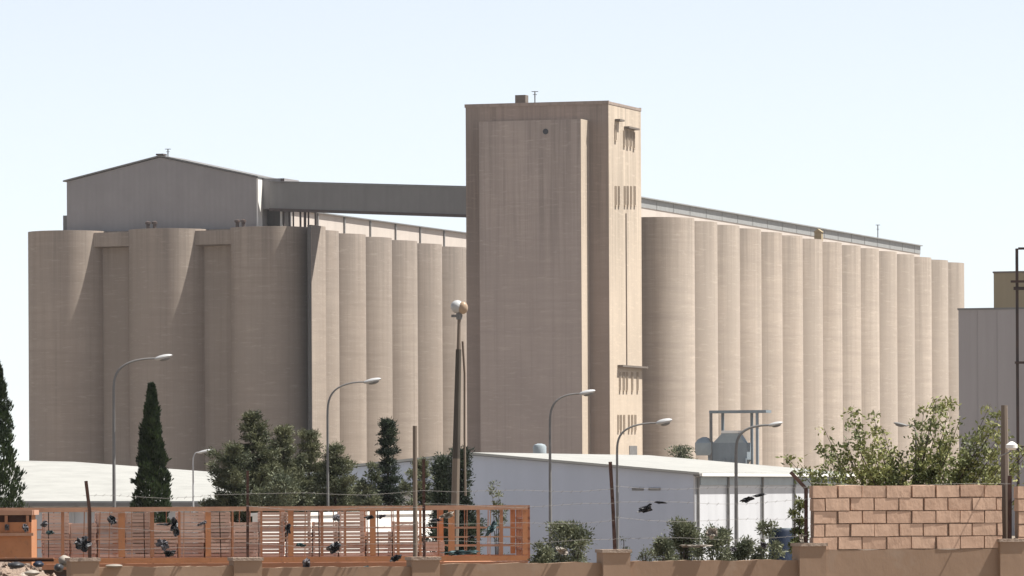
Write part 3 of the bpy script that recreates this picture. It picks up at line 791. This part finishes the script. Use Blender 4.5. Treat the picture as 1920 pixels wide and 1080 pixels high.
rags = [
 (1212,953,44,20,'black_bag','ragged black plastic hanging on the wire in front of the blue grey wall',.35,89.0),
 (1238,942,34,6,'black_bag','thin black streamer trailing from the rag before the blue grey wall',-.1,89.0),
 (1400,936,36,15,'black_bag','black plastic scrap on the wire in front of the white warehouse side',.3,87.2),
 (1424,929,32,8,'black_bag','narrow black tail of plastic at the right of the white warehouse side',.15,87.2),
 (155,1019,34,36,'black_bag','large crumpled black bag just left of the leftmost leaning post',-.5,97.5),
 (211,976,22,26,'black_bag','black bag caught high on the trailer bars right of the leftmost post',.2,96.8),
 (327,988,20,52,'black_bag','tall black bag hanging near the left part of the trailer',.1,96),
 (311,983,34,6,'black_bag','thin dark strip sticking out left from the tall black bag',0,96),
 (318,1037,34,15,'black_bag','flat black bag lying low on the orange bottom rail',0,96.1),
 (306,1020,30,30,'grey_bag','grey torn bag low beneath the tall black bag',.4,96.2),
 (378,982,26,8,'grey_bag','small grey scrap on an orange stake left of the second post',.3,95.8),
 (540,991,13,32,'black_bag','black lump of plastic against the bright crates',.05,94.4),
 (564,1022,22,9,'teal_bag','dull green scrap on the wire below the bright crates',.1,94.2),
 (627,1027,38,22,'black_bag','dark blue black bag low at the middle of the trailer',.4,93.8),
 (630,971,20,16,'grey_bag','grey scrap near the top rail at the middle of the trailer',-.5,93.8),
 (692,970,22,10,'black_bag','flat black scrap under the top rail left of the third post',.1,93),
 (714,968,20,10,'grey_bag','dark grey scrap beside the white panel under the top rail',.3,93),
 (742,1046,26,18,'black_bag','black wad resting on the wall top left of the third post',.4,92.4),
 (817,975,34,9,'black_bag','black strip just right of the third post',0,91.6),
 (838,966,38,14,'white_bag','off white torn sack hung over the top rail right of the third post',.25,91.7),
 (862,1036,84,10,'teal_bag','long teal strip of sheeting low at the right of the trailer',.05,91.5),
 (921,991,14,42,'teal_bag','dark teal bag hanging in the open bars near the trailer end',-.6,91),
 (884,1007,14,9,'black_bag','small black tuft in the open bars near the trailer end',.2,91.3),
 (686,1066,20,14,'teal_bag','pale teal scrap lying on top of the wall',.2,93),
 (575,1056,20,30,'grey_bag','grey rag draped over the orange bottom rail',-.2,94),
 (83,983,20,14,'grey_bag','grey scrap beside the orange skip',.3,98.2),
 (94,998,24,10,'teal_bag','dull green tatter low beside the orange skip',0,98.2),
 (48,990,16,22,'grey_bag','dark grey rag hanging on the face of the orange skip',.2,99),
 (1335,1000,30,26,'white_bag','pale crumpled rag between the two broad shrubs behind the wall',.5,86),
 (1305,1024,70,7,'white_bag','long pale strip lying at the foot of the dark shrub',0,86),
 (1374,1030,18,12,'grey_bag','small grey rag at the foot of the low dark shrub',.3,86),
 (1052,1032,30,14,'white_bag','pale rag at the foot of the shrub beside the trailer end',-.4,86),
 (1432,1022,20,14,'grey_bag','grey rag left of the dark blue drum',-.4,86),
 (1503,1012,10,40,'white_bag','upright pale scrap between the dark blue drum and the pillar',.05,86),
 (12,988,10,12,'black_bag','small black rag on the face of the orange skip',.5,99),
]
for i, (px, py, w, hh2, mt, lb, tl_, D) in enumerate(rags):
    rag('plastic_scrap', px, py, w*.95, hh2*.9, wD(px)-.2 if py < 1050 else wD(px)-.02, mt, lb, 'scrap', 31+i*7, tl_, GP)

# rubble heap at the lower left corner
rng = random.Random(21)
m = MB()
cH = PT(40, 1075, 86)
for i in range(520):
    a_ = rng.gauss(0, 1); X0 = cH.x + rng.uniform(-1.4, .95); Y0 = 86 + rng.uniform(-.9, .9)
    top_ = 1.04 + .42*math.exp(-((X0-cH.x+.35)/.8)**2) - .28*abs(Y0-86)
    Z0 = rng.uniform(top_-.25, top_) if rng.random() < .8 else rng.uniform(.0, top_)
    s_ = rng.uniform(.025, .10)
    Rm = Euler((rng.uniform(0,3), rng.uniform(0,3), rng.uniform(0,3))).to_matrix()
    vs = [Rm @ Vector((x*s_*rng.uniform(.6,1.5), y*s_*rng.uniform(.6,1.3), z*s_*rng.uniform(.4,1))) + Vector((X0,Y0,Z0)) for z in (-.5,.5) for y in (-.5,.5) for x in (-.5,.5)]
    m.add(vs, [(0,2,3,1),(4,5,7,6),(0,1,5,4),(2,6,7,3),(0,4,6,2),(1,3,7,5)])
# heap body
vs = []; N = 18
for j in range(N+1):
    for i in range(N+1):
        X0 = cH.x - 1.6 + 2.7*i/N; Y0 = 84.6 + 2.8*j/N
        zt_ = max(0, (1.06 + .33*math.exp(-((X0-cH.x+.35)/.8)**2))*max(0, 1-abs((X0-cH.x+.3)/1.55)**4)*max(0, 1-abs((Y0-86)/1.4)**2.5)) + .06*mnoise.noise(Vector((X0*4, Y0*4, 0)))
        vs.append((X0, Y0, zt_-.03))
m.add(vs, [(j*(N+1)+i, j*(N+1)+i+1, (j+1)*(N+1)+i+1, (j+1)*(N+1)+i) for j in range(N) for i in range(N)])
tag(m.build('rubble', M['rubble']), 'heap of mixed rubble and rubbish at the lower left corner', 'rubble', kind='stuff')
def sack(px, py, w, hh2, D, mat, label):
    w *= .8; hh2 *= .75
    c_ = PT(px, py, D); s_ = D/F; m = MB(); m.ell((0,0,0), (w*s_/2, .14, hh2*s_/2), None, 16, 10)
    m.v = [(v[0]*(1+.25*mnoise.noise(Vector(v)*9+Vector((px,0,0)))), v[1], v[2]*(1+.35*mnoise.noise(Vector(v)*11+Vector((py,0,0))))) for v in m.v]
    return tag(m.build('rubbish_sack', M[mat], None, c_), label, 'sack', 'sacks at the rubble heap')
sack(122, 1052, 30, 30, 84.5, 'white_bag', 'white sack at the right edge of the rubble heap')
sack(110, 1064, 22, 22, 84.3, 'black_bag', 'black sack in front of the white sack on the rubble')
sack(72, 1058, 26, 16, 84.3, 'blue_drum', 'dark blue sack in the middle of the rubble heap')
sack(30, 1060, 40, 18, 84.2, 'black_bag', 'long black sack at the left of the rubble heap')
sack(60, 1074, 34, 14, 84.1, 'white_bag', 'flat off white sack at the foot of the rubble heap')
sack(213, 1061, 40, 9, 84.0, 'white_bag', 'pale sack lying on the wall top right of the leftmost post')
t = thing('steel_beam', PT(45, 1047, 84.4), 'reddish steel beam lying across the top of the rubble heap', 'beam')
m = MB(); m.box(-.5, .45, -.05, .05, -.012, .012); m.build('flange', M['orange'], t)
m = MB(); m.box(-.5, .45, -.01, .01, -.05, -.013); m.build('web', M['rust'], t)

# blue drum near the shrubs
p = PT(1466, 1005, 105)
t = thing('drum', (p.x, 105, 0), 'dark blue drum among the shrubs left of the block infill', 'drum')
zt_ = PT(1466, 992, 105).z
m = MB(); m.lathe([(.22, 0), (.25, .05), (.25, zt_*.4), (.265, zt_*.42), (.25, zt_*.44), (.25, zt_-.05), (.22, zt_)], (0,0,0), 20); m.build('barrel', M['blue_drum'], t)
m = MB(); m.lathe([(.2, 0), (.2, .02)], (0,0,zt_), 20); m.build('lid', M['blue_tank'], t)

# ------------------------------------------------------------------ vegetation
def mesh_quads(name, V, mat, parent):
    """V: (n,4,3) leaf quads"""
    n = len(V); me = bpy.data.meshes.new(name)
    me.vertices.add(n*4); me.loops.add(n*4); me.polygons.add(n)
    me.vertices.foreach_set('co', V.reshape(-1).astype(np.float32))
    me.loops.foreach_set('vertex_index', np.arange(n*4, dtype=np.int32))
    me.polygons.foreach_set('loop_start', np.arange(0, n*4, 4, dtype=np.int32))
    me.polygons.foreach_set('loop_total', np.full(n, 4, dtype=np.int32))
    me.update(calc_edges=True); me.materials.append(mat)
    o = bpy.data.objects.new(name, me); C.objects.link(o); o.parent = parent
    return o
def leaves(rs, P, Dv, L, Wd_):
    """leaf diamonds at points P, pointing along Dv with length L and width"""
    n = len(P)
    Dv = Dv/np.maximum(1e-6, np.linalg.norm(Dv, axis=1, keepdims=True))
    A = np.cross(Dv, rs.normal(size=(n, 3))); A /= np.maximum(1e-6, np.linalg.norm(A, axis=1, keepdims=True))
    L = (L*rs.uniform(.6, 1.3, n))[:, None]; Wv = (Wd_*rs.uniform(.6, 1.3, n))[:, None]
    return np.stack([P, P + Dv*L*.5 + A*Wv*.5, P + Dv*L, P + Dv*L*.5 - A*Wv*.5], 1)

def cypress(px, py_top, D, half_px, label, seed, side=0):
    top = PT(px, py_top, D); g = gz(D); H = top.z - g; s_ = D/F
    t = thing('cypress_tree', (top.x, D, g), label, 'tree', 'cypress trees')
    m = MB(); m.tube([(0,0,0), (0,0,H*.5), (0,0,H*.93)], [.14,.09,.02], 8); m.build('trunk', M['bark'], t)
    rs = np.random.RandomState(seed); n = 26000
    u = rs.uniform(0, 1, n)**.8; z = .25 + (H-.25)*(1-(1-u)**.9) if False else .25 + (H-.3)*rs.uniform(0, 1, n)
    f = z/H
    base = half_px*s_
    rad = base*np.clip((1-f)/.45, 0, 1)**.75*(.55+.45*np.clip(f*8, 0, 1))
    th_ = rs.uniform(0, 2*np.pi, n)
    lump = 1 + .20*np.sin(th_*3+z*2.1+seed) + .16*np.sin(th_*5-z*5.3) + .12*np.sin(z*11+th_*2) + .08*np.sin(z*23+th_*7)
    rr = rad*lump*rs.uniform(.55, 1, n)**.5
    P = np.stack([rr*np.cos(th_), rr*np.sin(th_), z], 1)
    Dv = np.stack([np.cos(th_)*.45, np.sin(th_)*.45, np.ones(n)], 1) + rs.normal(size=(n,3))*.25
    V = leaves(rs, P, Dv, .17, .055)
    tip = leaves(rs, np.stack([rs.normal(0,.03,150), rs.normal(0,.03,150), rs.uniform(H*.9,H*.985,150)],1), np.stack([rs.normal(0,.3,150), rs.normal(0,.3,150), np.ones(150)],1), .16, .05)
    Vs = [V, tip]
    if side:   # one stray branch
        q_ = rs.uniform(0, 1, 260); P = np.stack([side*(base*.4+q_*.42), rs.normal(0,.03,260), H*.62+q_*.10+rs.normal(0,.03,260)], 1)
        Vs.append(leaves(rs, P, np.stack([np.full(260, side*1.), rs.normal(0,.4,260), rs.normal(.3,.4,260)], 1), .14, .05))
    mesh_quads('crown', np.concatenate(Vs), M['cyp'], t)
    return t
cypress(-16, 640, 190, 46, 'dark cypress cut off by the left edge of the picture', 3)
cypress(284, 722, 195, 30, 'narrow dark green cypress standing alone before the shaded silos', 8, -1)

def conifer(px, py_top, D, half_px, label, seed, mat='pine', levels=15, droop=.15, low=.25, tuft=70, dens=1.0):
    top = PT(px, py_top, D); g = gz(D); H = top.z - g; s_ = D/F
    t = thing('pine_tree', (top.x, D, g), label, 'tree', 'pine trees beyond the wall')
    rs = np.random.RandomState(seed); rg = random.Random(seed)
    br = MB(); br.tube([(0,0,0), (.0,0,H*.5), (0,0,H*.96)], [.16,.09,.015], 8); Ps = []; Ds = []
    base = half_px*s_
    for l in range(levels):
        f = low + (1-low)*((l+.3)/levels)
        z = H*f; R = base*min(1, (1-f)/.5)**1.05 + .10
        nb = rg.randint(4, 6)
        a0 = rg.uniform(0, 6.28)
        for b in range(nb):
            an = a0 + b*2*math.pi/nb + rg.uniform(-.35, .35); Rb = R*rg.choice((.55, .7, .85, 1.0, 1.15, 1.5))*rg.uniform(.9, 1.1)
            dr = Vector((math.cos(an), math.sin(an), 0)); rise = Rb*rg.uniform(.0, .5) - droop*Rb
            p0 = Vector((0,0,z)); p1 = p0 + dr*Rb*.55 + Vector((0,0,rise*.3)); p2 = p0 + dr*Rb + Vector((0,0,rise+.08))
            br.tube([p0, p1, p2], [.035*R+.012, .02*R+.008, .006], 5)
            ns = max(3, int(Rb/.11))
            for q_ in range(ns):
                ff = .25 + .75*(q_+.5)/ns
                c_ = p0.lerp(p1, ff/.55) if ff < .55 else p1.lerp(p2, (ff-.55)/.45)
                if rg.random() < .06: continue
                side_ = rg.uniform(-.32, .32)*Rb*(1.1-ff)
                c_ = c_ + Vector((-dr.y, dr.x, 0))*side_ + Vector((0,0,rg.uniform(-.05,.12)))
                nn = int(tuft*dens*rg.uniform(.6, 1.3)*1.15)
                pts_ = rs.normal(0, 1, (nn, 3))*np.array([.10,.10,.07]) + np.array(c_)
                Ps.append(pts_); Ds.append(rs.normal(0, .6, (nn, 3)) + np.array(dr)*.7 + np.array([0,0,.55]))
    br.build('trunk', M['bark'], t)
    mesh_quads('crown', leaves(rs, np.concatenate(Ps), np.concatenate(Ds), .15, .036), M[mat], t)
    return t
conifer(474, 776, 205, 96, 'tall broad pine at the left of the pine clump', 1, 'pine', 18, .1, .25, 80)
conifer(531, 800, 210, 84, 'bushy pine in the middle of the pine clump', 2, 'pine', 16, .1, .25, 80)
conifer(579, 808, 214, 78, 'pine touching the corner of the shaded silos', 5, 'pine', 15, .1, .25, 80)
conifer(628, 836, 204, 70, 'lower grey green pine at the right of the pine clump', 9, 'pine', 14, .0, .25, 80)
conifer(440, 832, 200, 72, 'short pine with one bare upward limb at the left of the clump', 13, 'pine', 12, -.1, .25, 80)
conifer(727, 786, 215, 25, 'slender dark spruce like pine standing alone before the left silo row', 17, 'spruce', 16, .3, .35, 75)
conifer(790, 862, 212, 40, 'small grey green pine left of the floodlight pole', 19, 'pine', 12, 0, .3, 70)
conifer(862, 842, 176, 24, 'dark narrow pine at the foot of the floodlight pole', 23, 'spruce', 13, .1, .3, 70)
conifer(830, 858, 178, 20, 'dark small pine just left of the floodlight pole foot', 29, 'spruce', 12, .1, .3, 70)

def shrub(name, px, py_top, D, half_px, label, seed, mat='olive', squash=1.0, lsz=.06, n=5200, base_py=None, group='shrubs beyond the wall', stems=9):
    top = PT(px, py_top, D); g = gz(D); H = top.z - g; s_ = D/F; Rw = half_px*s_
    t = thing(name, (top.x, D, g), label, 'shrub' if name == 'shrub' else 'tree', group)
    rg = random.Random(seed); rs = np.random.RandomState(seed)
    zb_ = (PT(px, base_py, D).z - g) if base_py else H*.15
    st = MB(); Ps = []; Ds = []
    nb = 26
    for i in range(nb):
        an = rg.uniform(0, 6.28); el = rg.uniform(.05, 1.0)
        rr = Rw*rg.uniform(.35, 1.0)
        c_ = Vector((math.cos(an)*rr*math.cos(el*1.2), math.sin(an)*rr*math.cos(el*1.2)*.8, zb_ + (H-zb_)*math.sin(el*math.pi/2)*rg.uniform(.75, 1.0)))
        if i < stems: st.tube([(0,0,0), (c_.x*.4, c_.y*.4, c_.z*.6), c_], [.03, .02, .006], 5)
        k_ = n//nb; sg = Rw*rg.uniform(.11, .2)
        P = rs.normal(0, 1, (k_, 3))*np.array([sg, sg, sg*.9*squash]) + np.array(c_)
        Ps.append(P); Ds.append((P-np.array(c_))*2/sg*.3 + rs.normal(0, .5, (k_, 3)) + np.array([0,0,.4]))
    st.build('stems', M['bark'], t)
    P = np.concatenate(Ps); Dv = np.concatenate(Ds); ok = P[:, 2] < H+.05
    mesh_quads('crown', leaves(rs, P[ok], Dv[ok], lsz, lsz*.4), M[mat], t)
    return t
shrub('shrub', 690, 872, 200, 30, 'rounded grey green shrub right of the pine clump', 41, lsz=.13)
shrub('shrub', 655, 868, 206, 34, 'broad grey green shrub filling the gap at the right foot of the pines', 61, lsz=.13, n=7000)
shrub('shrub', 762, 884, 208, 30, 'low shrub between the slender pine and the thin tan post', 62, lsz=.13, n=6000)
shrub('shrub', 815, 872, 200, 26, 'dense shrub just left of the floodlight pole pines', 63, lsz=.13, n=6000)
shrub('shrub', 515, 880, 199, 60, 'wide dark undergrowth bush at the foot of the pine clump', 64, lsz=.13, n=9000)
shrub('shrub', 932, 906, 190, 22, 'small sparse shrub against the blue grey wall above the trailer end', 42, lsz=.11, n=1500)
shrub('shrub', 1065, 985, 104, 52, 'leafy green shrub just right of the trailer end', 43, lsz=.07, n=8000)
shrub('shrub', 1020, 1008, 103, 26, 'small green shrub touching the trailer end', 44, lsz=.07, n=3500)
shrub('shrub', 1283, 976, 112, 36, 'dark shrub left of the white warehouse corner', 45, lsz=.07, n=6500)
shrub('shrub', 1342, 984, 111, 42, 'broad grey green shrub below the white warehouse side', 46, lsz=.07, n=6500)
shrub('shrub', 1248, 1004, 110, 26, 'low shrub at the left end of the shrub row', 47, lsz=.07, n=4000)
shrub('shrub', 1400, 1012, 110, 36, 'low dark shrub between the lamp pole and the blue drum', 48, lsz=.07, n=4500)
shrub('shrub', 1440, 985, 104, 28, 'shrub in front of the blue drum', 49, 'olive', lsz=.07, n=3500)
shrub('shrub', 1495, 935, 92, 18, 'yellow green bush beside the bent post', 50, 'fig', lsz=.07, n=3200)
shrub('shrub', 1283, 838, 420, 38, 'round green bush showing above the white warehouse roof', 51, 'olive', lsz=.22, n=5000)
shrub('shrub', 1172, 1010, 95, 14, 'thin weed growing behind the pillar of the fourth post', 52, lsz=.05, n=500)
shrub('shrub', 1215, 1022, 95, 22, 'wispy dry weed behind the wall beside the fourth post', 53, lsz=.05, n=900)

# sparse leafy tree behind the block infill
D = 93.0
t = thing('leafy_tree', (PT(1700, 900, D).x, D, 0), 'sparse yellow green leafy tree spreading above the block infill', 'tree')
rg = random.Random(77); rs = np.random.RandomState(77)
org = Vector((t.location.x, D, 0)); br = MB(); Ps = []; Ds = []
br.tube([(0,0,0), (.05,0,.7), (0,0,1.3)], [.13,.11,.09], 8)
tips = [(1470,852),(1500,870),(1545,803),(1560,850),(1595,762),(1600,800),(1638,768),(1655,800),(1672,840),(1610,840),(1690,850),
        (1733,762),(1757,745),(1783,748),(1745,790),(1775,800),(1800,785),(1815,815),(1857,757),(1850,790),(1884,768),(1880,810),(1905,840),(1720,830),
        (1760,840),(1820,850),(1640,870),(1580,880),(1530,885),(1700,880),(1750,880),(1800,880),(1860,860),(1900,875),(1660,890),(1840,885),(1930,850),(1960,800),(1990,860)]
tips += [(px+rg.uniform(-22,22), py+rg.uniform(8,32)) for px, py in tips[1:36]]
tips += [(rg.uniform(1560, 1920), rg.uniform(845, 905)) for _ in range(26)]
for (px, py) in tips:
    dd = rg.uniform(-.9, .9)
    e_ = PT(px, py, D+dd) - org
    s0 = Vector((rg.uniform(-.05,.05), 0, 1.25)); m1 = s0.lerp(e_, .5) + Vector((rg.uniform(-.1,.1), 0, -.12*abs(e_.x))) ; m2 = s0.lerp(e_, .8) + Vector((rg.uniform(-.05,.05), 0, -.05*abs(e_.x)))
    br.tube([s0, m1, m2, e_], [.022, .012, .007, .003], 5)
    L_all = (e_-m1).length; nl = 5
    for q_ in range(nl):
        f_ = (q_+.6)/nl
        c_ = (m1.lerp(m2, f_/.6) if f_ < .6 else m2.lerp(e_, (f_-.6)/.4)) + Vector((rg.uniform(-.05,.05), rg.uniform(-.06,.06), rg.uniform(-.04,.05)))
        kk = rg.randint(14, 52)
        P = rs.normal(0, 1, (kk, 3))*np.array([.065,.065,.05]) + np.array(c_)
        Ps.append(P); Ds.append(rs.normal(0, .8, (kk, 3)) + np.array([0,0,.1]))
br.build('trunk', M['bark'], t)
mesh_quads('crown', leaves(rs, np.concatenate(Ps), np.concatenate(Ds), .085, .042), M['fig'], t)

# ------------------------------------------------------------------ haze
m = MB(); m.box(-500, 500, -30, 1300, -5.2, 75)
hz, ht, hb = new_mat('haze_air')
ht.nodes.remove(hb); pv = node(ht, 'ShaderNodeVolumePrincipled'); pv.inputs['Density'].default_value = .000035; pv.inputs['Color'].default_value = (.92, .95, 1, 1)
ht.links.new(pv.outputs[0], ht.nodes['Material Output'].inputs['Volume'])
tag(m.build('haze', hz), kind='stuff')
